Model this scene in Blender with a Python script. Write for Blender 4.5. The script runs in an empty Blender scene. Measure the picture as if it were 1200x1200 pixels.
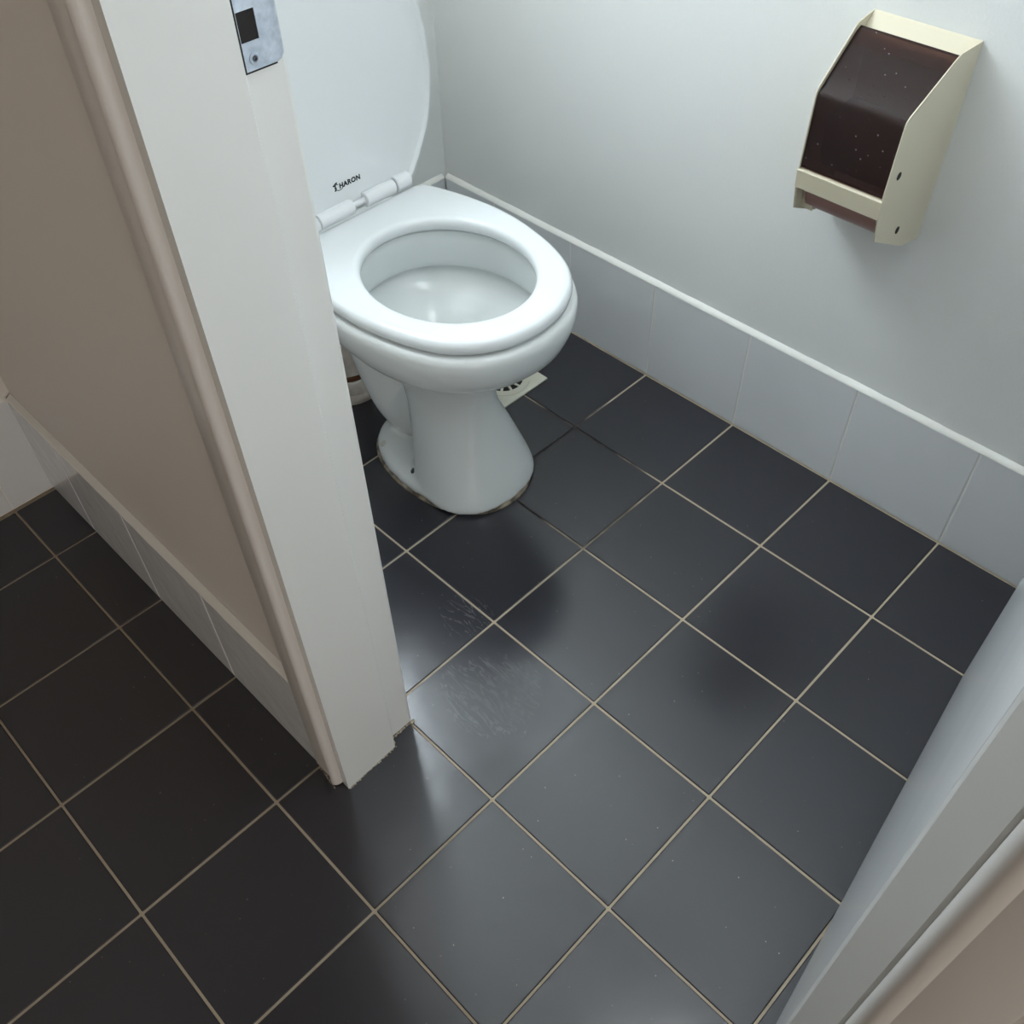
import bpy, bmesh, math, random
from mathutils import Matrix, Vector
random.seed(4)
S = bpy.context.scene
COL = S.collection
PI = math.pi

# ------------------------------------------------------------------ camera
cam_d = bpy.data.cameras.new('camera'); cam = bpy.data.objects.new('camera', cam_d); COL.objects.link(cam)
cam_d.sensor_width = 36.0; cam_d.lens = 36.0 * 1130.2 / 1200.0; cam_d.clip_start = 0.02
RX = Vector((-0.703726, 0.710241, -0.018094)); DN = Vector((0.536997, 0.515051, -0.668099)); FW = Vector((-0.465192, -0.479875, -0.743852))
M = Matrix.Identity(4)
for i in range(3):
    M[i][0] = RX[i]; M[i][1] = -DN[i]; M[i][2] = -FW[i]
M[0][3], M[1][3], M[2][3] = 1.16636, 0.82943, 1.18733
cam.matrix_world = M
S.camera = cam

# ------------------------------------------------------------------ light and exposure
W = bpy.data.worlds.new('world'); S.world = W; W.use_nodes = True
W.node_tree.nodes['Background'].inputs[0].default_value = (0.75, 0.85, 1.0, 1); W.node_tree.nodes['Background'].inputs[1].default_value = 0.3
S.view_settings.view_transform = 'Standard'; S.view_settings.look = 'None'; S.view_settings.gamma = 1.0
S.view_settings.use_curve_mapping = False; S.view_settings.exposure = 0.08
WINDOW_STRENGTH = 15.0
WINDOW_COLOUR = (0.83, 0.93, 1.0)
CORRIDOR_STRENGTH = 6.6
CORRIDOR_COLOUR = (1.0, 0.93, 0.87)
FILL_STRENGTH = 9.5
FILL_COLOUR = (0.96, 0.99, 1.0)

# ------------------------------------------------------------------ materials
def mat(name, col, rough=0.5, spec=0.5, bump=None, metal=0.0, coat=0.0):
    m = bpy.data.materials.new(name); m.use_nodes = True
    nt = m.node_tree; b = nt.nodes['Principled BSDF']
    b.inputs['Base Color'].default_value = (*col, 1); b.inputs['Roughness'].default_value = rough
    b.inputs['Specular IOR Level'].default_value = spec; b.inputs['Metallic'].default_value = metal
    b.inputs['Coat Weight'].default_value = coat; b.inputs['Coat Roughness'].default_value = 0.05
    if bump:
        sc, st, dist = bump
        tc = nt.nodes.new('ShaderNodeTexCoord'); nz = nt.nodes.new('ShaderNodeTexNoise'); bp = nt.nodes.new('ShaderNodeBump')
        nz.inputs['Scale'].default_value = sc; nz.inputs['Detail'].default_value = 3
        bp.inputs['Strength'].default_value = st; bp.inputs['Distance'].default_value = dist
        geo = nt.nodes.new('ShaderNodeNewGeometry')
        nt.links.new(geo.outputs['Position'], nz.inputs['Vector']); nt.links.new(nz.outputs['Fac'], bp.inputs['Height'])
        nt.links.new(bp.outputs['Normal'], b.inputs['Normal'])
    return m
def nodes(m): return m.node_tree, m.node_tree.nodes['Principled BSDF']
def noise_col(m, scale, c1, c2, lo=0.35, hi=0.65, detail=4):
    nt, b = nodes(m)
    geo = nt.nodes.new('ShaderNodeNewGeometry'); nz = nt.nodes.new('ShaderNodeTexNoise'); r = nt.nodes.new('ShaderNodeValToRGB')
    nz.inputs['Scale'].default_value = scale; nz.inputs['Detail'].default_value = detail
    r.color_ramp.elements[0].position = lo; r.color_ramp.elements[1].position = hi
    r.color_ramp.elements[0].color = (*c1, 1); r.color_ramp.elements[1].color = (*c2, 1)
    nt.links.new(geo.outputs['Position'], nz.inputs['Vector']); nt.links.new(nz.outputs['Fac'], r.inputs[0])
    nt.links.new(r.outputs[0], b.inputs['Base Color'])

m_wall = mat('wall_paint', (0.80, 0.815, 0.80), 0.45, 0.4, (260, 0.25, 0.002))
m_corr = mat('corridor_paint', (0.74, 0.705, 0.66), 0.45, 0.4, (260, 0.2, 0.002))
m_ceil = mat('ceiling_paint', (0.70, 0.70, 0.68), 0.8)
m_gloss = mat('gloss_enamel', (0.72, 0.73, 0.71), 0.22, 0.5, (60, 0.06, 0.002))
m_arch = mat('architrave_enamel', (0.72, 0.70, 0.67), 0.3, 0.5, (80, 0.06, 0.002))
m_door = mat('door_enamel', (0.84, 0.86, 0.87), 0.16, 0.5, (40, 0.05, 0.002))
m_stile = mat('wall_tile_glaze', (0.74, 0.76, 0.775), 0.10, 0.5, (24, 0.22, 0.006))
m_cap = mat('skirting_cap', (0.80, 0.80, 0.76), 0.45, 0.4, (120, 0.3, 0.003))
m_wgrout = mat('wall_grout', (0.80, 0.79, 0.76), 0.8)
m_ceramic = mat('vitreous_china', (0.72, 0.75, 0.745), 0.16, 0.5)
m_plastic = mat('white_plastic', (0.74, 0.77, 0.785), 0.16, 0.5)
m_hinge = mat('hinge_plastic', (0.74, 0.76, 0.78), 0.35, 0.5)
m_ink = mat('logo_ink', (0.006, 0.012, 0.016), 0.4)
m_screw = mat('screw_steel', (0.10, 0.11, 0.12), 0.45, 0.5, metal=0.6)
m_hole = mat('hole_dark', (0.01, 0.008, 0.007), 0.8)
m_seal = mat('floor_sealant', (0.20, 0.15, 0.10), 0.7); noise_col(m_seal, 60, (0.07, 0.05, 0.035), (0.34, 0.29, 0.22))
m_zinc = mat('zinc_plate', (0.58, 0.64, 0.72), 0.36, 0.5, (90, 0.15, 0.002), metal=0.45); noise_col(m_zinc, 110, (0.36, 0.42, 0.50), (0.66, 0.72, 0.80), 0.25, 0.7)
m_cream = mat('cream_enamel', (0.62, 0.565, 0.43), 0.35, 0.5, (300, 0.05, 0.001))
m_drain = mat('drain_plastic', (0.66, 0.64, 0.53), 0.4)
m_pipe = mat('pipe_plastic', (0.60, 0.57, 0.53), 0.35); noise_col(m_pipe, 30, (0.42, 0.37, 0.32), (0.66, 0.64, 0.60))
m_rust = mat('rust', (0.10, 0.04, 0.015), 0.9)
m_putty = mat('putty', (0.50, 0.44, 0.34), 0.8); noise_col(m_putty, 150, (0.22, 0.17, 0.11), (0.62, 0.56, 0.46))
m_roll = mat('paper_roll', (0.12, 0.09, 0.08), 0.9)

# dark satin floor tile: grain, worn/smeared gloss, specks
m_tile = mat('floor_tile_glaze', (0.02, 0.02, 0.022), 0.2, 0.68)
nt, b = nodes(m_tile)
geo = nt.nodes.new('ShaderNodeNewGeometry')
oi = nt.nodes.new('ShaderNodeObjectInfo')
n1 = nt.nodes.new('ShaderNodeTexNoise'); n1.inputs['Scale'].default_value = 9; n1.inputs['Detail'].default_value = 6; n1.inputs['Distortion'].default_value = 0.6
rr = nt.nodes.new('ShaderNodeMapRange'); rr.inputs[1].default_value = 0.3; rr.inputs[2].default_value = 0.7; rr.inputs[3].default_value = 0.17; rr.inputs[4].default_value = 0.215
nt.links.new(geo.outputs['Position'], n1.inputs['Vector']); nt.links.new(n1.outputs['Fac'], rr.inputs[0])
# scuffs: thin curling rub marks, thickest just inside the doorway, and a few dull patches
n2 = nt.nodes.new('ShaderNodeTexNoise'); n2.inputs['Scale'].default_value = 1.0; n2.inputs['Detail'].default_value = 2; n2.inputs['Distortion'].default_value = 1.3
mp = nt.nodes.new('ShaderNodeMapping'); mp.inputs['Scale'].default_value = (85, 16, 1); mp.inputs['Rotation'].default_value = (0, 0, -0.5)
nt.links.new(geo.outputs['Position'], mp.inputs['Vector']); nt.links.new(mp.outputs[0], n2.inputs['Vector'])
d2 = nt.nodes.new('ShaderNodeMath'); d2.operation = 'SUBTRACT'; d2.inputs[1].default_value = 0.5; nt.links.new(n2.outputs['Fac'], d2.inputs[0])
a2 = nt.nodes.new('ShaderNodeMath'); a2.operation = 'ABSOLUTE'; nt.links.new(d2.outputs[0], a2.inputs[0])
sr = nt.nodes.new('ShaderNodeMapRange'); sr.inputs[1].default_value = 0.006; sr.inputs[2].default_value = 0.035; sr.inputs[3].default_value = 1.0; sr.inputs[4].default_value = 0.0
nt.links.new(a2.outputs[0], sr.inputs[0])
def spot(c, r0, r1, amp):
    v = nt.nodes.new('ShaderNodeVectorMath'); v.operation = 'DISTANCE'; v.inputs[1].default_value = c; nt.links.new(geo.outputs['Position'], v.inputs[0])
    w = nt.nodes.new('ShaderNodeMath'); w.operation = 'MULTIPLY_ADD'; w.inputs[1].default_value = 0.08; nt.links.new(n1.outputs['Fac'], w.inputs[0]); nt.links.new(v.outputs['Value'], w.inputs[2])
    m_ = nt.nodes.new('ShaderNodeMapRange'); m_.interpolation_type = 'SMOOTHSTEP'; m_.inputs[1].default_value = r0 + 0.04; m_.inputs[2].default_value = r1 + 0.04; m_.inputs[3].default_value = amp; m_.inputs[4].default_value = 0.0
    nt.links.new(w.outputs[0], m_.inputs[0]); return m_.outputs[0]
def math2(op, x, y):
    q = nt.nodes.new('ShaderNodeMath'); q.operation = op; nt.links.new(x, q.inputs[0]); nt.links.new(y, q.inputs[1]); return q.outputs[0]
mask = math2('ADD', spot((0.690, 0.285, 0), 0.03, 0.10, 0.30), spot((0.62, 0.16, 0), 0.02, 0.07, 0.14))
mu = math2('MULTIPLY', sr.outputs[0], mask)
dull = math2('ADD', spot((0.335, 0.285, 0), 0.02, 0.09, 0.03), spot((0.385, 0.47, 0), 0.03, 0.09, 0.03))
ad = nt.nodes.new('ShaderNodeMath'); ad.operation = 'ADD'; nt.links.new(rr.outputs[0], ad.inputs[0]); nt.links.new(math2('ADD', mu, dull), ad.inputs[1])
nt.links.new(ad.outputs[0], b.inputs['Roughness'])
# specks of lint
vo = nt.nodes.new('ShaderNodeTexVoronoi'); vo.voronoi_dimensions = '2D'; vo.inputs['Scale'].default_value = 50; vo.inputs['Randomness'].default_value = 1
nt.links.new(geo.outputs['Position'], vo.inputs['Vector'])
sx = nt.nodes.new('ShaderNodeSeparateColor'); nt.links.new(vo.outputs['Color'], sx.inputs[0])
th = nt.nodes.new('ShaderNodeMapRange'); th.inputs[1].default_value = 0.0; th.inputs[2].default_value = 1.0; th.inputs[3].default_value = -0.16; th.inputs[4].default_value = 0.026
nt.links.new(sx.outputs[0], th.inputs[0])
lt = nt.nodes.new('ShaderNodeMath'); lt.operation = 'LESS_THAN'; nt.links.new(vo.outputs['Distance'], lt.inputs[0]); nt.links.new(th.outputs[0], lt.inputs[1])
mx = nt.nodes.new('ShaderNodeMix'); mx.data_type = 'RGBA'
tone = nt.nodes.new('ShaderNodeMix'); tone.data_type = 'RGBA'
tone.inputs[6].default_value = (0.0240, 0.0240, 0.0300, 1); tone.inputs[7].default_value = (0.0275, 0.0275, 0.0340, 1)
nt.links.new(oi.outputs['Random'], tone.inputs[0])
nt.links.new(tone.outputs[2], mx.inputs[6]); mx.inputs[7].default_value = (0.30, 0.29, 0.27, 1)
nt.links.new(lt.outputs[0], mx.inputs[0]); nt.links.new(mx.outputs[2], b.inputs['Base Color'])
bp_ = nt.nodes.new('ShaderNodeBump'); bp_.inputs['Strength'].default_value = 0.05; bp_.inputs['Distance'].default_value = 0.01
n4 = nt.nodes.new('ShaderNodeTexNoise'); n4.inputs['Scale'].default_value = 14
nt.links.new(geo.outputs['Position'], n4.inputs['Vector']); nt.links.new(n4.outputs['Fac'], bp_.inputs['Height']); nt.links.new(bp_.outputs[0], b.inputs['Normal'])

# floor grout, dirty black around the pan
m_grout = mat('floor_grout', (0.36, 0.29, 0.21), 0.85, 0.3)
nt, b = nodes(m_grout)
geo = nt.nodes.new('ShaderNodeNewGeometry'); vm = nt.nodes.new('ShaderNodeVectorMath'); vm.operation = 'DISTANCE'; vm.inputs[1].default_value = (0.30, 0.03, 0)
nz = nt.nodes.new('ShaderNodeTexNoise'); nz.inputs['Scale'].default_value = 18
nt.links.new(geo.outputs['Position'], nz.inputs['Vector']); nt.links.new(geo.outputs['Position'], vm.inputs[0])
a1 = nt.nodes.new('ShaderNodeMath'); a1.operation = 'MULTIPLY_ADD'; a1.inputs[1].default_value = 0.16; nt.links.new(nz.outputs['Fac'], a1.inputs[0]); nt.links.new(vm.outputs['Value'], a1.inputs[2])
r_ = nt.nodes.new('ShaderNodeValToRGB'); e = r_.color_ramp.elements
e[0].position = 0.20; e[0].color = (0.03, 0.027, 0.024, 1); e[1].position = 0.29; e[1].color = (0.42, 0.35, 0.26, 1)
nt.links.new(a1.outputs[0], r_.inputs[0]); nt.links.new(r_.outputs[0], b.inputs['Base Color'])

# smoked brown acrylic
m_smoke = bpy.data.materials.new('smoked_acrylic'); m_smoke.use_nodes = True
nt = m_smoke.node_tree; nt.nodes.remove(nt.nodes['Principled BSDF'])
tr = nt.nodes.new('ShaderNodeBsdfTransparent'); tr.inputs[0].default_value = (0.52, 0.36, 0.30, 1)
gl = nt.nodes.new('ShaderNodeBsdfPrincipled'); gl.inputs['Base Color'].default_value = (0.035, 0.018, 0.018, 1); gl.inputs['Roughness'].default_value = 0.18
gv = nt.nodes.new('ShaderNodeNewGeometry'); vo = nt.nodes.new('ShaderNodeTexVoronoi'); vo.inputs['Scale'].default_value = 75
nt.links.new(gv.outputs['Position'], vo.inputs['Vector'])
lt = nt.nodes.new('ShaderNodeMath'); lt.operation = 'LESS_THAN'; lt.inputs[1].default_value = 0.075; nt.links.new(vo.outputs['Distance'], lt.inputs[0])
sm_ = nt.nodes.new('ShaderNodeMix'); sm_.data_type = 'RGBA'; sm_.inputs[6].default_value = (0.035, 0.018, 0.018, 1); sm_.inputs[7].default_value = (0.45, 0.42, 0.42, 1)
nt.links.new(lt.outputs[0], sm_.inputs[0]); nt.links.new(sm_.outputs[2], gl.inputs['Base Color'])
ms = nt.nodes.new('ShaderNodeMixShader'); ms.inputs[0].default_value = 0.45
nt.links.new(tr.outputs[0], ms.inputs[1]); nt.links.new(gl.outputs[0], ms.inputs[2]); nt.links.new(ms.outputs[0], nt.nodes['Material Output'].inputs[0])

# daylight behind a frosted pane, and the pane of the unseen corridor window
def emit(name, col, st):
    m = bpy.data.materials.new(name); m.use_nodes = True; b = m.node_tree.nodes['Principled BSDF']
    b.inputs['Base Color'].default_value = (0.7, 0.75, 0.8, 1); b.inputs['Emission Color'].default_value = (*col, 1); b.inputs['Emission Strength'].default_value = st
    return m
m_pane = emit('frosted_daylight_pane', WINDOW_COLOUR, WINDOW_STRENGTH)
m_pane2 = emit('corridor_daylight_pane', CORRIDOR_COLOUR, CORRIDOR_STRENGTH)

# ------------------------------------------------------------------ mesh helpers
def obj(name, bm, m, parent=None, loc=None, smooth=None):
    if isinstance(bm, bpy.types.Mesh): me = bm
    else:
        bmesh.ops.recalc_face_normals(bm, faces=bm.faces[:])
        me = bpy.data.meshes.new(name); bm.to_mesh(me); bm.free()
        me.materials.append(m)
        if smooth is not None:
            for p in me.polygons: p.use_smooth = True
            if smooth > 0: me.set_sharp_from_angle(angle=math.radians(smooth))
    o = bpy.data.objects.new(name, me); COL.objects.link(o)
    if parent: o.parent = parent
    if loc: o.location = loc
    return o
def tag(o, label=None, cat=None, group=None, kind=None):
    for k, v in (('label', label), ('category', cat), ('group', group), ('kind', kind)):
        if v: o[k] = v
    return o
def empty(name, loc=(0, 0, 0)):
    o = bpy.data.objects.new(name, None); COL.objects.link(o); o.location = loc; return o
def add_box(bm, x0, x1, y0, y1, z0, z1, bev=0.0, seg=2):
    t = bmesh.new() if bev else bm
    vs = [t.verts.new((x, y, z)) for z in (z0, z1) for y in (y0, y1) for x in (x0, x1)]
    for f in ((0, 2, 3, 1), (4, 5, 7, 6), (0, 1, 5, 4), (2, 6, 7, 3), (0, 4, 6, 2), (1, 3, 7, 5)): t.faces.new([vs[i] for i in f])
    if bev:
        bmesh.ops.bevel(t, geom=t.edges[:], offset=bev, segments=seg, affect='EDGES', profile=0.5)
        merge(bm, t)
    return bm
def merge(bm, t):
    d = {v: bm.verts.new(v.co) for v in t.verts}
    for f in t.faces: bm.faces.new([d[v] for v in f.verts])
    t.free()
def box(*a, **k): return add_box(bmesh.new(), *a, **k)
def add_prism(bm, poly, f):     # poly: 2D points; f(p, t) -> 3D for t = 0, 1
    a = [bm.verts.new(f(p, 0)) for p in poly]; c = [bm.verts.new(f(p, 1)) for p in poly]; n = len(poly)
    bm.faces.new(a); bm.faces.new(c[::-1])
    for i in range(n): bm.faces.new([a[i], c[i], c[(i + 1) % n], a[(i + 1) % n]])
    return bm
def add_loft(bm, rings, cap0=True, cap1=True, closed=False):
    R = [[bm.verts.new(p) for p in r] for r in rings]; n = len(R[0])
    pairs = list(zip(R[:-1], R[1:])) + ([(R[-1], R[0])] if closed else [])
    for a, c in pairs:
        for i in range(n): bm.faces.new([a[i], a[(i + 1) % n], c[(i + 1) % n], c[i]])
    if not closed:
        if cap0: bm.faces.new(R[0][::-1])
        if cap1: bm.faces.new(R[-1])
    return bm
def add_lathe(bm, prof, cx, cy, n=32, cap0=True, cap1=True, axis='z'):
    rings = []
    for r, z in prof:
        rings.append([(cx + r * math.cos(2 * PI * i / n), cy + r * math.sin(2 * PI * i / n), z) for i in range(n)])
    return add_loft(bm, rings, cap0, cap1)
def add_tube(bm, path, rad, n=20):   # path of Vector, rad list or float
    P = [Vector(p) for p in path]; rings = []
    for i, p in enumerate(P):
        t = (P[min(i + 1, len(P) - 1)] - P[max(i - 1, 0)]).normalized()
        u = t.cross(Vector((1, 0, 0)))
        if u.length < 0.2: u = t.cross(Vector((0, 1, 0)))
        u.normalize(); w = t.cross(u)
        r = rad[i] if isinstance(rad, (list, tuple)) else rad
        rings.append([p + r * (math.cos(2 * PI * k / n) * u + math.sin(2 * PI * k / n) * w) for k in range(n)])
    return add_loft(bm, rings)
def catmull(P, n, closed=False):
    out = []; N = len(P)
    rng = range(N) if closed else range(N - 1)
    for i in rng:
        g = (lambda k: P[k % N]) if closed else (lambda k: P[max(0, min(N - 1, k))])
        p0, p1, p2, p3 = [Vector(g(i + k)) for k in (-1, 0, 1, 2)]
        for j in range(n):
            t = j / n
            out.append(0.5 * ((2 * p1) + (p2 - p0) * t + (2 * p0 - 5 * p1 + 4 * p2 - p3) * t * t + (3 * p1 - p0 - 3 * p2 + p3) * t ** 3))
    if not closed: out.append(Vector(P[-1]))
    return out
def struct(name, bm, m, **k): return tag(obj(name, bm, m, **k), kind='structure')

# ------------------------------------------------------------------ room shell
T = 0.2
BACK = -0.548; BTILE = -0.540
CEIL = 2.40
WL0, WL1 = 0.806, 0.918          # partition core (stall face, corridor face)
DOOR0, DOOR1 = 0.222, 0.876      # rough opening in the partition
CORR_U = 4.60; CORR_V = 4.20
struct('ceiling', box(-0.10, CORR_U, BACK - 0.1, CORR_V, CEIL, CEIL + 0.05), m_ceil)
struct('wall_right', box(-0.108, -0.008, BACK, 0.98, 0, CEIL), m_wall)
# back wall with the window opening above the frame
WU0, WU1, WZ0, WZ1 = 0.25, 0.785, 1.22, 2.30
bm = bmesh.new()
add_box(bm, -0.108, WU0, BACK - 0.1, BACK, 0, CEIL); add_box(bm, WU1, WL1, BACK - 0.1, BACK, 0, CEIL)
add_box(bm, WU0, WU1, BACK - 0.1, BACK, 0, WZ0); add_box(bm, WU0, WU1, BACK - 0.1, BACK, WZ1, CEIL)
struct('wall_back', bm, m_wall)
struct('wall_far', box(WL1, CORR_U, BACK - 0.1, BACK, 0, CEIL), m_corr)
struct('wall_front', box(-0.108, WL0, 0.90, 0.98, 0, CEIL), m_wall)
bm = bmesh.new()
add_box(bm, WL0, WL1, BACK, DOOR0, 0, CEIL); add_box(bm, WL0, WL1, DOOR1, CORR_V, 0, CEIL); add_box(bm, WL0, WL1, DOOR0, DOOR1, 2.10, CEIL)
struct('wall_left', bm, m_corr)
EU0, EU1, EZ0, EZ1 = 1.60, 3.60, 0.30, 1.30
struct('wall_opposite', box(CORR_U, CORR_U + 0.1, BACK - 0.1, CORR_V + 0.1, 0, CEIL), m_corr)
bm = bmesh.new()
add_box(bm, WL1, EU0, CORR_V, CORR_V + 0.1, 0, CEIL); add_box(bm, EU1, CORR_U, CORR_V, CORR_V + 0.1, 0, CEIL)
add_box(bm, EU0, EU1, CORR_V, CORR_V + 0.1, 0, EZ0); add_box(bm, EU0, EU1, CORR_V, CORR_V + 0.1, EZ1, CEIL)
struct('wall_end', bm, m_corr)
# windows: frame and frosted pane
def window(name, a0, a1, z0, z1, f, pm):
    # f(a, d, z): a along the wall, d outwards from its inner face
    win = tag(empty(name, f((a0 + a1) / 2, 0.05, z0)), kind='structure'); fw = 0.035
    def bx(bm, a, b, c, d, e, g):
        p, q = Vector(f(a, c, e)), Vector(f(b, d, g))
        add_box(bm, min(p.x, q.x), max(p.x, q.x), min(p.y, q.y), max(p.y, q.y), e, g)
    bm = bmesh.new()
    bx(bm, a0, a0 + fw, .03, .08, z0, z1); bx(bm, a1 - fw, a1, .03, .08, z0, z1)
    bx(bm, a0 + fw, a1 - fw, .03, .08, z0, z0 + fw); bx(bm, a0 + fw, a1 - fw, .03, .08, z1 - fw, z1)
    obj('window_frame', bm, m_gloss, win).location = -win.location
    bm = bmesh.new(); bx(bm, a0 + fw, a1 - fw, .054, .060, z0 + fw, z1 - fw)
    obj('pane', bm, pm, win).location = -win.location
window('window_1', WU0, WU1, WZ0, WZ1, lambda a, d, z: (a, BACK - d, z), m_pane)
window('window_2', EU0, EU1, EZ0, EZ1, lambda a, d, z: (a, CORR_V + d, z), m_pane2)

# ------------------------------------------------------------------ floor: grout bed and tiles
GW = 0.0032
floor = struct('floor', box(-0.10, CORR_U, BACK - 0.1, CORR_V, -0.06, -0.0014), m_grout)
def tile_mesh(w, d, m, name='tile', th=0.009, bev=0.0012):
    bm = box(0, w, 0, d, -th, 0, bev=bev, seg=1)
    me = bpy.data.meshes.new(name)
    bmesh.ops.recalc_face_normals(bm, faces=bm.faces[:]); bm.to_mesh(me); bm.free(); me.materials.append(m)
    return me
cache = {}
for i in range(0, 11):
    for j in range(-3, 9):
        u0, u1 = i * T + GW / 2, (i + 1) * T - GW / 2
        v0, v1 = j * T + GW / 2, (j + 1) * T - GW / 2
        if u0 < 0.02: u0 = 0.0015
        v0 = max(v0, BTILE + 0.0025)
        u1 = min(u1, CORR_U); v1 = min(v1, CORR_V)
        if u1 - u0 < 0.01 or v1 - v0 < 0.01: continue
        if (u1 < WL0 and v0 > 0.9) or u0 > 2.1 or v0 > 1.7: continue
        key = (round(u1 - u0, 4), round(v1 - v0, 4))
        if key not in cache: cache[key] = tile_mesh(*key, m_tile)
        obj('tile', cache[key], None, floor, (u0, v0, random.uniform(-0.0003, 0.0003)))

# ------------------------------------------------------------------ tiled skirting with cement cap
scache = {}
def skirting(name, a, axis, lo, hi, face, out, z0=0.0025, joint0=0.0):
    # axis 'v' runs along Y at U = face, 'u' runs along X at V = face; out = +1/-1 normal side
    H = 0.199
    root = tag(empty(name, (0, 0, 0)), kind='structure')
    k = math.floor(lo / T)
    bm = bmesh.new()
    th = 0.0095
    if axis == 'v': add_box(bm, min(face - out * 0.0095, face - out * 0.0009), max(face - out * 0.0095, face - out * 0.0009), lo, hi, 0.0, H)
    else: add_box(bm, lo, hi, min(face - out * 0.0095, face - out * 0.0009), max(face - out * 0.0095, face - out * 0.0009), 0.0, H)
    obj('grout_bed', bm, m_wgrout, root)
    while k * T < hi - 1e-6:
        a0 = max(lo, k * T + 0.0012); a1 = min(hi, (k + 1) * T - 0.0012); k += 1
        if a1 - a0 < 0.006: continue
        key = (axis, out, round(a1 - a0, 4))
        if key not in scache:
            L = a1 - a0
            n0, n1 = (-0.008, 0.0) if out > 0 else (0.0, 0.008)
            bm = box(n0, n1, 0, L, z0, H, bev=0.0016, seg=2) if axis == 'v' else box(0, L, n0, n1, z0, H, bev=0.0016, seg=2)
            bmesh.ops.recalc_face_normals(bm, faces=bm.faces[:])
            me = bpy.data.meshes.new('tile'); bm.to_mesh(me); bm.free(); me.materials.append(m_stile); scache[key] = me
        obj('tile', scache[key], None, root, (face, a0, 0) if axis == 'v' else (a0, face, 0))
    # sloped cap with a slightly uneven edge
    n = max(2, int((hi - lo) / 0.02)); rings = []
    for i in range(n + 1):
        t = lo + (hi - lo) * i / n; w = random.uniform(-0.0006, 0.0006)
        prof = [(-0.0096, H - 0.001), (0.0002 + w, H - 0.001), (-0.0004 + w, H + 0.0010), (-0.0050 + w, H + 0.0042), (-0.0096, H + 0.0075 + w)]
        rings.append([((face + out * p, t, z) if axis == 'v' else (t, face + out * p, z)) for p, z in prof])
    bm = add_loft(bmesh.new(), rings)
    obj('cap', bm, m_cap, root, smooth=40)
    return root
skirting('baseboard_right', None, 'v', BTILE, 0.90, 0.0, +1)
skirting('baseboard_back', None, 'u', 0.0015, 0.797, BTILE, +1)
skirting('baseboard_left', None, 'v', BTILE - 0.0035, 0.197, 0.928, +1)
skirting('baseboard_inside', None, 'v', BTILE + 0.001, 0.215, 0.797, -1)
skirting('baseboard_far', None, 'u', 0.9265, CORR_U, BTILE - 0.004, +1)
skirting('baseboard_corridor', None, 'v', 0.915, CORR_V, 0.928, +1)

# ------------------------------------------------------------------ door linings, architraves
def zprism(poly, z0, z1, bm=None):
    return add_prism(bm if bm is not None else bmesh.new(), poly, lambda p, t: (p[0], p[1], z0 if t == 0 else z1))
trim1 = tag(empty('trim_1', (0.86, 0.235, 0)), kind='structure')
def under(root, name, bm, m, **k):
    o = obj(name, bm, m, root, **k); o.location = -root.location; return o
# strike side lining: rebate strip towards the stall, stop towards the corridor
bm = bmesh.new()
zprism([(0.7965, 0.2222), (0.922, 0.2222), (0.922, 0.2380), (0.8005, 0.2380), (0.7975, 0.2365), (0.7965, 0.2335)], 0.004, 2.06, bm)
lin = under(trim1, 'lining', bm, m_gloss)
under(trim1, 'door_stop', zprism([(0.8385, 0.238), (0.9215, 0.238), (0.9220, 0.2540), (0.8395, 0.2510), (0.8385, 0.2500)], 0.0, 2.06), m_gloss)
# strike plate with its latch hole
pu0, pu1, pz0, pz1 = 0.7990, 0.8375, 0.905, 1.005
hu0, hu1, hz0, hz1 = 0.8165, 0.8307, 0.9235, 0.943
pv = 0.2392
sp = empty('strike_plate', (0.82, pv, 0.955)); sp.parent = trim1; sp.location = Vector((0.82, pv, 0.955)) - trim1.location
sp_loc = Vector((0.82, pv, 0.955))
def spart(name, bm, m, **k):
    o = obj(name, bm, m, sp, **k); o.location = -sp_loc; return o
bm = bmesh.new(); pa = pv - 0.0011
add_box(bm, pu0 + 0.007, hu0, pa, pv, pz0, pz1); add_box(bm, hu1, pu1, pa, pv, pz0, pz1)
for z0_, z1_ in ((pz0, hz0), (hz1, 0.966), (0.986, pz1)): add_box(bm, hu0, hu1, pa, pv, z0_, z1_)
lip = [(pu0 + 0.007, pv), (pu0 + 0.003, pv - 0.0003), (pu0 - 0.0002, pv - 0.0016), (pu0 - 0.0036, pv - 0.0062)]
lip2 = [(u + 0.0003, v - 0.0011) for u, v in lip]
rings = [[(u, v, pz0 + c), (u, v, pz1 - c), (u2, v2, pz1 - c), (u2, v2, pz0 + c)] for (u, v), (u2, v2), c in zip(lip, lip2, (0, 0.001, 0.004, 0.008))]
add_loft(bm, rings)
spart('plate', bm, m_zinc, smooth=25)
spart('latch_hole', box(hu0 - 0.001, hu1 + 0.001, pv - 0.002, pv - 0.0007, hz0 - 0.001, hz1 + 0.001), m_hole)
bm = bmesh.new()
add_box(bm, 0.8312, 0.8335, 0.2382, 0.23945, pz0 - 0.001, pz1)
add_box(bm, 0.806, 0.8375, 0.2382, 0.2390, pz0 - 0.0013, pz0 - 0.0001)
spart('paint_gap', bm, m_hole)
def screw_y(cx, cz, y, r):
    bm = bmesh.new()
    prof = [(r, 0), (r * 0.95, 0.0007), (r * 0.55, 0.0009), (r * 0.45, 0.0002)]
    rings = [[(cx + q * math.cos(2 * PI * i / 20), y + d, cz + q * math.sin(2 * PI * i / 20)) for i in range(20)] for q, d in prof]
    return add_loft(bm, rings)
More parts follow.
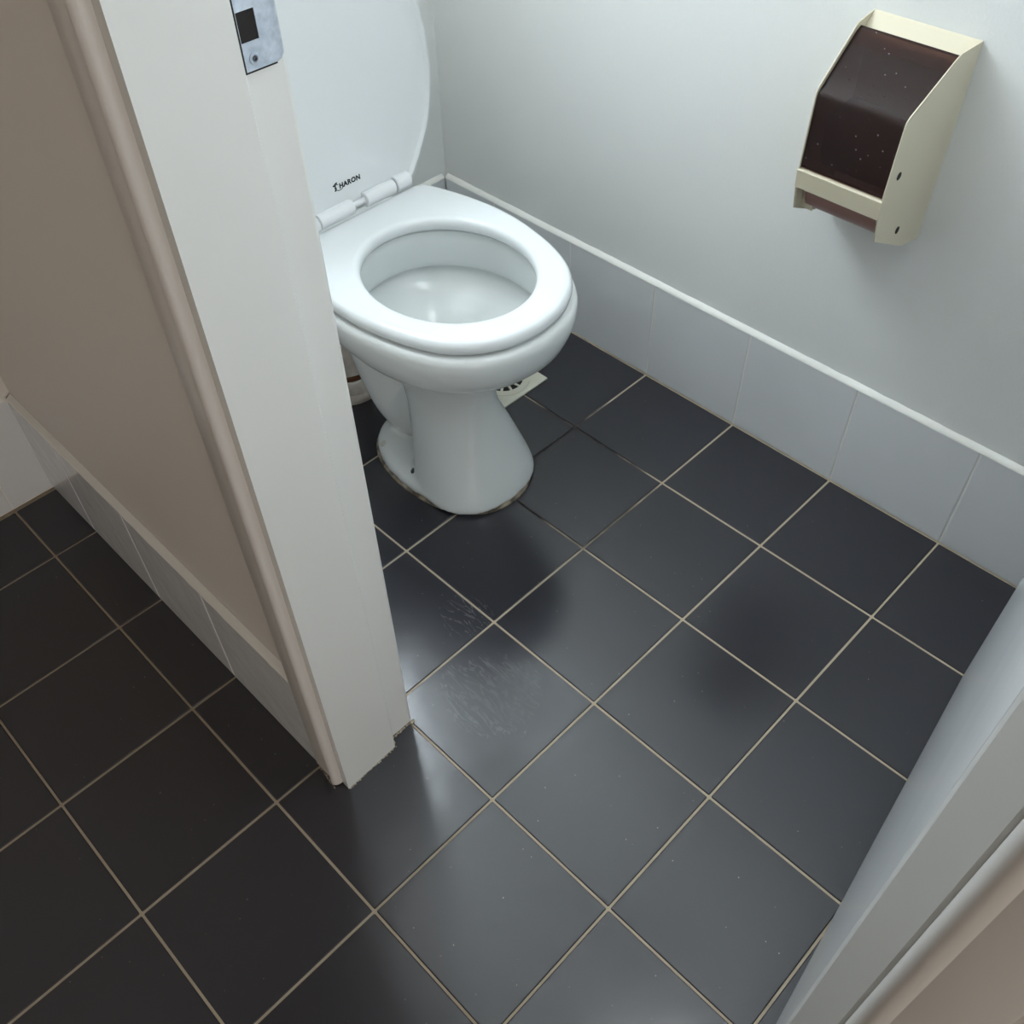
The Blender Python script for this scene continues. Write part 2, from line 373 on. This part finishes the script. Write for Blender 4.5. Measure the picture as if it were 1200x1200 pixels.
for zz in (0.9125, 0.9975):
    s = spart('screw', screw_y(0.8233, zz, pv, 0.0042), m_zinc, smooth=30)
    t = obj('screw_recess', screw_y(0.8233, zz, pv + 0.0003, 0.0018), m_screw, sp, smooth=30); t.location = -sp_loc
# ragged filler along the foot of the lining
bm = bmesh.new(); rp = random.Random(3)
def crumbs(bm, p0, p1, n, r):
    for i in range(n):
        t = (i + rp.random() * 0.8) / n; c = Vector(p0).lerp(Vector(p1), t)
        bmesh.ops.create_icosphere(bm, subdivisions=1, radius=r * rp.uniform(0.6, 1.4), matrix=Matrix.Translation(c + Vector((rp.uniform(-.001, .001), rp.uniform(-.001, .001), 0))) @ Matrix.Diagonal((1, 1, 0.7, 1)))
crumbs(bm, (0.838, 0.2515, 0.0), (0.922, 0.2545, 0.0), 60, 0.0011)
crumbs(bm, (0.798, 0.2383, 0.0015), (0.838, 0.2390, 0.0015), 24, 0.0017)
crumbs(bm, (0.796, 0.2395, 0.002), (0.799, 0.2395, 0.002), 6, 0.0026)
crumbs(bm, (0.836, 0.2410, 0.002), (0.839, 0.2480, 0.002), 9, 0.0022)
crumbs(bm, (0.929, 0.200, 0.0), (0.934, 0.242, 0.0), 30, 0.0012)
tag(under(trim1, 'filler', bm, m_putty), kind='stuff')

def arch_profile(base_u, inner_v, s):
    # s: +1 runs towards +v away from the opening, -1 towards -v
    P = [(0, 0), (0, 0.007), (0.0012, 0.0105), (0.0035, 0.0135), (0.007, 0.0150), (0.0105, 0.0143), (0.0130, 0.0122), (0.0145, 0.0105), (0.0165, 0.0108), (0.046, 0.0105), (0.0475, 0.0095), (0.0475, 0)]
    return [(base_u + h, inner_v + s * w) for w, h in P]
trim2 = tag(empty('trim_2', (0.925, 0.22, 0)), kind='structure')
under(trim2, 'architrave', zprism(arch_profile(0.9185, 0.2415, -1), 0.003, 2.12), m_arch, smooth=50)
# hinge side lining and architrave
trim3 = tag(empty('trim_3', (0.86, 0.86, 0)), kind='structure')
under(trim3, 'lining', zprism([(0.7965, 0.8755), (0.7965, 0.864), (0.922, 0.864), (0.922, 0.8755)], 0.0, 2.06), m_gloss)
under(trim3, 'door_stop', zprism([(0.842, 0.8635), (0.842, 0.8310), (0.894, 0.8258), (0.898, 0.8262), (0.902, 0.8280), (0.9218, 0.8490), (0.9218, 0.8635)], 0.0, 2.06), m_gloss)
trim4 = tag(empty('trim_4', (0.925, 0.88, 0)), kind='structure')
under(trim4, 'architrave', zprism(arch_profile(0.9225, 0.8515, 1), 0.003, 2.12), m_arch, smooth=50)
trim5 = tag(empty('trim_5', (0.86, 0.54, 2.06)), kind='structure')
under(trim5, 'head_lining', box(0.7965, 0.922, 0.2222, 0.8755, 2.06, 2.095), m_gloss)

# ------------------------------------------------------------------ the open door, seen almost edge on
door = tag(empty('door_1', (0.836, 0.8604, 0.008)), kind='structure')
DL = 0.636
ang = math.atan2(0.8168 - 0.7484, 0.7614 - 0.2066)
door.rotation_euler = (0, 0, ang)
o = obj('leaf', box(-DL, 0, -0.0355, -0.0005, 0.0, 2.035, bev=0.0015, seg=2), m_door, door, smooth=30)
for z in (0.22, 1.75):
    bm = add_lathe(bmesh.new(), [(0.0045, z - 0.04), (0.0045, z + 0.04)], 0.002, 0.0, 12)
    obj('hinge', bm, m_zinc, door, smooth=30)
# ------------------------------------------------------------------ toilet
TU = 0.404
toilet = tag(empty('toilet', (TU, -0.10, 0)), 'white ceramic toilet with its lid up, standing on the dark floor tiles', 'toilet')
def tpart(name, bm, m, parent=None, **k):
    o = obj(name, bm, m, parent or toilet, **k)
    if parent is None: o.location = (0, 0.10, 0)      # part meshes use x from the axis, y = world v
    return o
NA = 96
def polar(points, cy):    # half outline (x>=0) from front to back -> radius by angle about (0, cy)
    full = [Vector((x, y)) for x, y in points] + [Vector((-x, y)) for x, y in points[::-1] if x > 1e-6]
    res = []
    for k in range(NA):
        a = 2 * PI * k / NA; d = Vector((math.cos(a), math.sin(a))); best = None
        for i in range(len(full)):
            p = full[i] - Vector((0, cy)); q = full[(i + 1) % len(full)] - Vector((0, cy)); e_ = q - p
            den = d.x * e_.y - d.y * e_.x
            if abs(den) < 1e-9: continue
            t = (p.x * e_.y - p.y * e_.x) / den; s = (p.x * d.y - p.y * d.x) / den
            if t > 0 and -1e-6 <= s <= 1 + 1e-6: best = t if best is None else max(best, t)
        res.append(best)
    return res
half = [(0, .1115), (.03, .1085), (.06, .100), (.0895, .0835), (.1100, .0655), (.1290, .0400), (.1440, .006), (.1550, -.032), (.1635, -.08), (.1660, -.120), (.1640, -.16), (.1560, -.208), (.1460, -.245), (.1370, -.272), (.131, -.2815), (.122, -.285), (.06, -.286), (0, -.286)]
half = [tuple(p) for p in catmull(half, 5)]
HC = -0.076
r_out = polar(half, HC)
def ell_r(a, b_, k):
    t = 2 * PI * k / NA; return 1 / math.sqrt((math.cos(t) / a) ** 2 + (math.sin(t) / b_) ** 2)
r_in = [ell_r(0.1165, 0.135, k) for k in range(NA)]
def ring(rf, z, cy=HC):
    return [(rf(k) * math.cos(2 * PI * k / NA), cy + rf(k) * math.sin(2 * PI * k / NA), z) for k in range(NA)]
# seat: closed loop of section rings
ZS = 0.400
sec = [('i', 0.004, -0.021), ('i', 0.001, -0.017), ('i', 0.000, -0.011), ('i', 0.0010, -0.006), ('i', 0.0030, -0.0026), ('i', 0.0065, -0.0007), ('i', 0.012, 0.0), ('o', -0.013, 0.0), ('o', -0.0075, -0.0008), ('o', -0.0035, -0.0032), ('o', -0.001, -0.008), ('o', 0.0, -0.013), ('o', -0.0012, -0.018), ('o', -0.006, -0.021)]
rings = [ring((lambda k, d=d: r_in[k] + d) if w == 'i' else (lambda k, d=d: r_out[k] + d), ZS + z) for w, d, z in sec]
seat = tpart('seat', add_loft(bmesh.new(), rings, closed=True), m_plastic, smooth=0)
for sx_ in (-1, 1):
    for yy in (0.03, -0.22):
        xx = sx_ * (0.137 if yy < 0 else 0.112)
        obj('buffer', box(xx - 0.01, xx + 0.01, yy - 0.007, yy + 0.007, ZS - 0.026, ZS - 0.0195, bev=0.002), m_hinge, seat)

# bowl: outer shell, rim, flushing rim inside, basin
BC = -0.082
halfb = [(x * 1.035, (y + 0.09) * 1.032 - 0.088) for x, y in half]
rb = polar(halfb, HC)
def bring(k_, z, cyo=0.0, add=0.0, roundness=0.0):
    def rf(k):
        base = rb[k]; t = 2 * PI * k / NA
        circ = ell_r(0.168, 0.195, k)
        return (base * (1 - roundness) + circ * roundness) * k_ + add
    return ring(rf, z, HC + cyo)
outer = [(0.46, 0.217, -0.036, 1), (0.54, 0.229, -0.031, 1), (0.62, 0.239, -0.025, .9), (0.71, 0.251, -0.017, .8), (0.80, 0.265, -0.010, .65), (0.88, 0.283, -0.004, .45), (0.94, 0.303, 0, .25), (0.98, 0.326, 0, .1), (1.0, 0.348, 0, 0), (1.0, 0.362, 0, 0), (0.99, 0.371, 0, 0), (0.965, 0.3755, 0, 0)]
outer = [(k_, 0.376 - (0.376 - z) * 0.83, c, rd) for k_, z, c, rd in outer]
rings = [bring(k_, z, c, 0, rd) for k_, z, c, rd in outer]
inn = [(0.014, 0.3755), (0.009, 0.374), (0.0075, 0.369), (0.0075, 0.355), (0.0085, 0.338), (0.0100, 0.322), (0.0115, 0.312), (0.0150, 0.3085), (0.0200, 0.311)]
for d, z in inn: rings.append(ring(lambda k, d=d: r_in[k] + d, z))
bas = [(1.17, 0.306), (1.12, 0.294), (1.02, 0.283), (0.89, 0.273), (0.71, 0.262), (0.53, 0.247), (0.38, 0.228), (0.26, 0.206), (0.13, 0.190), (0.05, 0.188)]
for s_, z in bas: rings.append(ring(lambda k, s_=s_: r_in[k] * s_, z, HC - 0.02 * (1 - min(1, s_))))
bowl = tpart('bowl', add_loft(bmesh.new(), rings, cap0=False, cap1=True), m_ceramic, smooth=48)
crings = [ring(lambda k: r_in[k] * 1.17, 0.39)] + [ring(lambda k, s_=s_: r_in[k] * s_ + 0.003, z - 0.002, HC - 0.02 * (1 - min(1, s_))) for s_, z in bas]

# pedestal: column, foot and trapway grown together
def sring(a, y0, y1, z, n=40, p=2.3, x0=0.0):
    cy = (y0 + y1) / 2; bb = (y1 - y0) / 2; out = []
    for i in range(n):
        t = 2 * PI * i / n; c, s = math.cos(t), math.sin(t)
        out.append((x0 + a * math.copysign(abs(c) ** (2 / p), c), cy + bb * math.copysign(abs(s) ** (2 / p), s), z))
    return out
bm = bmesh.new()
colm = [(.104, -.140, .047, .002), (.103, -.140, .046, .012), (.097, -.142, .040, .035), (.086, -.148, .027, .070), (.075, -.157, .013, .105), (.063, -.172, .001, .140), (.056, -.192, -.005, .170), (.055, -.212, -.006, .200), (.060, -.235, .000, .228), (.072, -.252, .012, .245), (.085, -.26, .022, .258)]
add_loft(bm, [sring(*c) for c in colm])
foot = [(.106, -.252, .047, .002), (.106, -.252, .047, .012), (.101, -.246, .041, .020), (.088, -.23, .03, .026)]
add_loft(bm, [sring(a, y0, y1, z, p=2.2) for a, y0, y1, z in foot])
path = [(0, -.10, .12), (0, -.15, .085), (0, -.19, .066), (0, -.225, .075), (0, -.255, .115), (0, -.280, .17), (0, -.305, .225), (0, -.335, .255), (0, -.365, .245), (0, -.383, .215), (0, -.386, .185), (0, -.386, .157)]
path = catmull(path, 4)
add_tube(bm, path, [0.052] * (len(path) - 18) + [0.052 - 0.0006 * i for i in range(18)], 24)
# rear deck under the hinges
add_loft(bm, [sring(.06, -.33, -.19, .23, p=3), sring(.105, -.335, -.2, .30, p=3), sring(.125, -.335, -.21, .35, p=3.5), sring(.127, -.335, -.21, .370, p=3.5), sring(.121, -.33, -.215, .374, p=3.5)])
ped = tpart('pedestal', bm, m_ceramic, smooth=0)
rm = ped.modifiers.new('grow', 'REMESH'); rm.mode = 'VOXEL'; rm.voxel_size = 0.0042; rm.use_smooth_shade = True
sm = ped.modifiers.new('soften', 'SMOOTH'); sm.factor = 0.5; sm.iterations = 14
cut = tpart('cutter', add_loft(bmesh.new(), crings), m_ceramic)
bo = ped.modifiers.new('hollow', 'BOOLEAN'); bo.operation = 'DIFFERENCE'; bo.object = cut; bo.solver = 'EXACT'
bpy.context.view_layer.update()
pm_ = bpy.data.meshes.new_from_object(ped.evaluated_get(bpy.context.evaluated_depsgraph_get()))
for p_ in pm_.polygons: p_.use_smooth = True
pm_.set_sharp_from_angle(angle=math.radians(50))
ped.modifiers.clear(); ped.data = pm_
from mathutils.bvhtree import BVHTree
ptree = BVHTree.FromPolygons([v.co for v in pm_.vertices], [tuple(p.vertices) for p in pm_.polygons])
bpy.data.objects.remove(cut)
# sealant bead round the foot
rings = []
for (d, z) in ((-0.006, -0.001), (0.0028, -0.001), (0.0022, 0.0022), (-0.004, 0.006)):
    rings.append([(x * (1 + d / .106), (y + .1) * (1 + d / .147) - .1, z) for x, y, _ in sring(.106, -.252, .047, 0, n=72, p=2.2)])
tpart('sealant', add_loft(bmesh.new(), rings), m_seal, smooth=40)
def cap(x, y, z, r, nrm, m, name):
    bm = bmesh.new(); prof = [(r, 0), (r * .95, r * .25), (r * .6, r * .42), (0.0004, r * .46)]
    add_lathe(bm, prof, 0, 0, 20)
    q = Vector((0, 0, 1)).rotation_difference(Vector(nrm)).to_matrix().to_4x4()
    bmesh.ops.transform(bm, matrix=Matrix.Translation((x, y, z)) @ q, verts=bm.verts[:])
    return tpart(name, bm, m, smooth=30)
for sx_ in (1, -1):
    for (xx, yy, r_s, m_s, nm) in ((.074, -.198, .0060, m_pipe, 'screw_cap'), (.0865, -.1040, .0052, m_screw, 'screw')):
        hit, nrm, _, _ = ptree.ray_cast(Vector((sx_ * xx, yy, 0.12)), Vector((0, 0, -1)))
        cap(hit.x, hit.y, hit.z - 0.0006, r_s, nrm, m_s, nm)

# hinges
HZ = 0.411; HY = -0.288
def barrel(x0, x1, r, yy=HY, zz=HZ, flat=True):
    n = 28; rings = []
    for x, q in ((x0, r - 0.0015), (x0 + 0.0012, r), (x1 - 0.0012, r), (x1, r - 0.0015)):
        rings.append([(x, yy + q * math.cos(2 * PI * i / n), zz + q * math.sin(2 * PI * i / n)) for i in range(n)])
    return add_loft(bmesh.new(), rings)
h1 = tpart('hinge', barrel(0.001, 0.066, 0.0115), m_hinge, smooth=35)
obj('collar', barrel(0.068, 0.090, 0.0125), m_hinge, h1, smooth=35)
h2 = tpart('hinge', barrel(-0.081, -0.023, 0.0115), m_hinge, smooth=35)
obj('collar', barrel(-0.112, -0.084, 0.0125), m_hinge, h2, smooth=35)
tpart('hinge_pin', barrel(-0.110, 0.110, 0.0045), m_hinge, smooth=35)

# lid, raised
lhalf = [(0, 0.402), (.045, .396), (.09, .378), (.13, .342), (.158, .297), (.175, .245), (.1825, .195), (.183, .15), (.172, .090), (.148, .042), (.130, .016), (.118, .005), (.06, .002), (0, .002)]
lhalf = [tuple(p) for p in catmull(lhalf, 4)]
LC = 0.2
rl = polar(lhalf, LC)
def lring(dr, d): return [((rl[k] + dr) * math.cos(2 * PI * k / NA), d, LC + (rl[k] + dr) * math.sin(2 * PI * k / NA)) for k in range(NA)]
# d > 0 is the side facing the seat
lsec = [(-0.030, 0.0), (-0.0125, 0.0002), (-0.0095, 0.0012), (-0.0072, 0.0034), (-0.0045, 0.0044), (-0.0022, 0.0036), (0.0, 0.0002), (0.0, -0.006), (-0.004, -0.011), (-0.014, -0.0135), (-0.04, -0.0145)]
lid = tpart('lid', add_loft(bmesh.new(), [lring(dr, d) for dr, d in lsec]), m_plastic, smooth=45)
lid.location = (0, 0.10 - 0.2935, 0.3985); lid.rotation_euler = (math.radians(2.0), 0, 0)
# printed mark on the lid: swoosh with a clover and lettering
cu = bpy.data.curves.new('lettering', 'FONT'); cu.body = 'HARON'; cu.size = 0.0104; cu.extrude = 0.00012; cu.offset = 0.00055; cu.space_character = 1.12
to = bpy.data.objects.new('lettering_source', cu); COL.objects.link(to)
bpy.context.view_layer.update()
me = bpy.data.meshes.new_from_object(to.evaluated_get(bpy.context.evaluated_depsgraph_get()))
bpy.data.objects.remove(to); me.materials.clear(); me.materials.append(m_ink)
txt = bpy.data.objects.new('lettering', me); COL.objects.link(txt); txt.parent = lid
LM = Matrix.Translation((0.0130, 0.00022, 0.0440)) @ Matrix(((-1, 0, 0, 0), (0, 0, 1, 0), (0, 1, 0, 0), (0, 0, 0, 1)))
txt.matrix_local = LM
bm = bmesh.new()
def blob(bm, cx, cy, rx, ry, a=0):
    c, s = math.cos(a), math.sin(a)
    P = [(cx + rx * math.cos(t) * c - ry * math.sin(t) * s, cy + rx * math.cos(t) * s + ry * math.sin(t) * c) for t in [2 * PI * i / 16 for i in range(16)]]
    add_prism(bm, P, lambda p, t: (p[0], p[1], 0.00012 * (2 * t - 1)))
for cx, cy, rx, ry, a in ((-.0040, .0075, .0019, .0011, .6), (-.0020, .0079, .0011, .0018, -.3), (-.0058, .0060, .0020, .0012, -.2), (-.0040, .0055, .0012, .0012, 0), (-.0040, .0020, .0014, .0026, .2), (-.0045, -.0006, .0016, .0011, 0)):
    blob(bm, cx, cy, rx, ry, a)
sw = [(-.0022, .0066, .0007), (-.0008, .0058, .0007), (.0005, .0056, .0005), (-.0025, -.0008, .0009), (-.0005, -.0020, .0008), (.0020, -.0024, .0007), (.0045, -.0018, .0007), (.0065, -.0004, .0006), (.0078, .0012, .0005)]
for i in range(len(sw) - 1):
    if i == 2: continue
    (xa, ya, wa), (xb, yb, wb) = sw[i], sw[i + 1]; d = Vector((xb - xa, yb - ya)).normalized(); nn = Vector((-d.y, d.x))
    add_prism(bm, [(xa + nn.x * wa * .6, ya + nn.y * wa * .6), (xb + nn.x * wb * .6, yb + nn.y * wb * .6), (xb - nn.x * wb * .6, yb - nn.y * wb * .6), (xa - nn.x * wa * .6, ya - nn.y * wa * .6)], lambda p, t: (p[0], p[1], 0.00012 * (2 * t - 1)))
so = obj('emblem', bm, m_ink, lid); so.matrix_local = Matrix.Translation((0.0020, 0, 0)) @ LM @ Matrix.Diagonal((1.25, 1.2, 1, 1))

# ------------------------------------------------------------------ waste pipe behind the pan
wp = tag(empty('waste_pipe', (TU, -0.386, 0)), 'off white floor waste pipe with collar behind the toilet', 'pipe')
bm = add_lathe(bmesh.new(), [(0.062, 0.0), (0.064, 0.004), (0.064, 0.016), (0.062, 0.019), (0.061, 0.021), (0.0625, 0.024), (0.0625, 0.046), (0.060, 0.050), (0.050, 0.051)], 0, 0, 40)
obj('collar', bm, m_pipe, wp, smooth=40)
bm = add_lathe(bmesh.new(), [(0.057, 0.0505), (0.0575, 0.058), (0.053, 0.062)], 0, 0, 40); obj('rusted_joint', bm, m_rust, wp, smooth=40)
bm = add_lathe(bmesh.new(), [(0.050, 0.058), (0.0560, 0.0615), (0.0560, 0.150), (0.0535, 0.154), (0.047, 0.154)], 0, 0, 40); obj('connector', bm, m_pipe, wp, smooth=40)

# ------------------------------------------------------------------ floor drain
DU, DV, DS = 0.1965, -0.184, 0.0585
dr = tag(empty('floor_drain', (DU, DV, 0.0005)), 'cream square floor drain with a round slotted grate', 'drain')
bm = bmesh.new()
n = 48; ro = 0.050
sq = []
for i in range(n):
    t = 2 * PI * i / n; c, s = math.cos(t), math.sin(t); k = 1 / max(abs(c), abs(s)); sq.append((DS * c * k, DS * s * k))
rings = [[(x, y, 0) for x, y in sq], [(x, y, 0.0025) for x, y in sq], [(x * .975, y * .975, 0.0034) for x, y in sq],
         [(ro * math.cos(2 * PI * i / n), ro * math.sin(2 * PI * i / n), 0.0034) for i in range(n)], [(ro * math.cos(2 * PI * i / n), ro * math.sin(2 * PI * i / n), 0.0016) for i in range(n)],
         [((ro - .002) * math.cos(2 * PI * i / n), (ro - .002) * math.sin(2 * PI * i / n), 0.0014) for i in range(n)]]
obj('frame', add_loft(bmesh.new(), rings, cap0=False, cap1=False), m_drain, dr, smooth=35)
g = obj('grate', add_loft(bmesh.new(), [[(r * math.cos(2 * PI * i / n), r * math.sin(2 * PI * i / n), z) for i in range(n)] for r, z in ((.0492, .0012), (.0492, .0032), (.0365, .0030), (.0365, .0012))], closed=True), m_drain, dr, smooth=35)
obj('sump', add_lathe(bmesh.new(), [(0.0365, 0.0010), (0.0365, 0.0014), (0.001, 0.0014)], 0, 0, 32), m_hole, dr)
bmb = box(0.010, 0.0375, -0.0024, 0.0024, 0.0013, 0.0031, bev=0.0005, seg=1); barme = None
for i in range(12):
    if barme is None:
        o = obj('bar', bmb, m_drain, g); barme = o.data
    else: o = obj('bar', barme, None, g)
    o.rotation_euler = (0, 0, 2 * PI * (i + .3) / 12)
obj('hub', add_lathe(bmesh.new(), [(0.0125, 0.0012), (0.0125, 0.0032), (0.004, 0.0034)], 0, 0, 24), m_drain, g, smooth=30)

# ------------------------------------------------------------------ toilet paper dispenser
TP = tag(empty('toilet_paper_dispenser', (-0.008, 0.339, 0.465)), 'cream metal toilet paper dispenser with smoked brown cover on wall', 'dispenser')
def pp(name, bm, m, parent=None, **k):
    o = obj(name, bm, m, parent or TP, **k)
    if parent is None: o.location = -TP.location
    return o
VL, VR, TAP = 0.2695, 0.4085, 0.085      # back width and inward lean of the sides
UW = -0.0078
side = [(UW, .7200), (.033, .7175), (.040, .7140), (.108, .6680), (.1115, .6640), (.1128, .6590), (.1160, .5650), (.1135, .5420), (.1060, .5080), (.034, .4715), (UW, .4650)]
def vside(u, right, inset=0.0):
    return (VR - TAP * (u - UW) - inset) if right else (VL + TAP * (u - UW) + inset)
for right in (True, False):
    bm = add_prism(bmesh.new(), side, lambda p, t: (p[0], vside(p[0], right, 0.0012 * t), p[1]))
    sp_ = pp('side_panel', bm, m_cream)
    if right:
        for (uu, zz) in ((.0935, .592), (.0560, .5040)):
            vv = vside(uu, True)
            bm = bmesh.new(); r = 0.0042
            rings = [[(uu + q * math.cos(2 * PI * i / 18), vside(uu + q * math.cos(2 * PI * i / 18), True) + d, zz + q * 1.25 * math.sin(2 * PI * i / 18)) for i in range(18)] for q, d in ((r, -0.0006), (r, 0.00025), (r * .3, 0.00025))]
            o = obj('fixing_hole', add_loft(bm, rings), m_hole, sp_)
def span(poly, inset, bm=None):     # prism between both sides following their lean
    return add_prism(bm if bm is not None else bmesh.new(), poly, lambda p, t: (p[0], vside(p[0], t == 1, inset), p[1]))
pp('back_plate', span([(UW, .4660), (UW, .7195), (UW + .0012, .7205), (UW + .0200, .7085), (UW + .0390, .6925), (UW + .0382, .6915), (UW + .0192, .7073), (UW + .0014, .7185), (UW + .0014, .4660)], 0.0008), m_cream)
pp('front_bar', span([(.1170, .5655), (.1143, .5415), (.1128, .5415), (.1145, .5640), (.1040, .5660), (.1040, .5672), (.1160, .5668)], -0.0004), m_cream, smooth=30)
cov = [(.0260, .7122), (.0365, .7088), (.1050, .6635), (.1085, .6600), (.1100, .6550), (.1128, .5690)]
cin = [(u - .0018, z - .0012) for u, z in cov][::-1]
pp('cover', span([(.0245, .7085)] + cov + cin, 0.0016), m_smoke, smooth=35)
arc = [(.072 + .026 * math.cos(a), .532 + .030 * math.sin(a)) for a in [math.radians(d) for d in (-5, -25, -45, -65, -85, -110)]]
pp('guide', span(arc + [(u * .985 + .001, z + .0014) for u, z in arc[::-1]], 0.0095), mat('guide_plastic', (0.30, 0.17, 0.15), 0.3), smooth=40)
bm = bmesh.new()
add_prism(bm, [(.112, .5415), (.1045, .5085), (.080, .4975), (.080, .5415)], lambda p, t: (p[0], VL + TAP * (p[0] - UW) + 0.0014 + 0.0012 * t, p[1]))
add_box(bm, .088, .0895, VL + TAP * .1 + .001, VL + TAP * .1 + .020, .503, .541)
pp('guide_bracket', bm, m_cream)
bm = bmesh.new()
rings = [[(.052 + r * math.cos(2 * PI * i / 36), v, .5945 + r * math.sin(2 * PI * i / 36)) for i in range(36)] for r, v in ((.018, .293), (.042, .293), (.042, .385), (.018, .385))]
pr = tag(obj('toilet_roll', add_loft(bm, rings, closed=True), m_roll, smooth=40), 'toilet roll dimly seen inside the smoked brown dispenser', 'toilet roll')
pp('spindle', add_tube(bmesh.new(), [(.052, .2775, .600), (.052, .4005, .600)], 0.0125, 20), m_hole, smooth=40)


# ------------------------------------------------------------------ added fill lamp on the stall ceiling, brightens floor and lower walls
lamp = tag(empty('fill_lamp', (0.46, 0.69, CEIL)), 'added round opal fill lamp above the toilet stall', 'lamp')
obj('base', add_lathe(bmesh.new(), [(0.21, 0), (0.21, -0.022), (0.20, -0.026)], 0, 0, 40), m_gloss, lamp, smooth=40)
obj('diffuser', add_lathe(bmesh.new(), [(0.200, -0.0262), (0.195, -0.045), (0.14, -0.062), (0.02, -0.070)], 0, 0, 40), emit('fill_lamp_opal', FILL_COLOUR, FILL_STRENGTH), lamp, smooth=40)
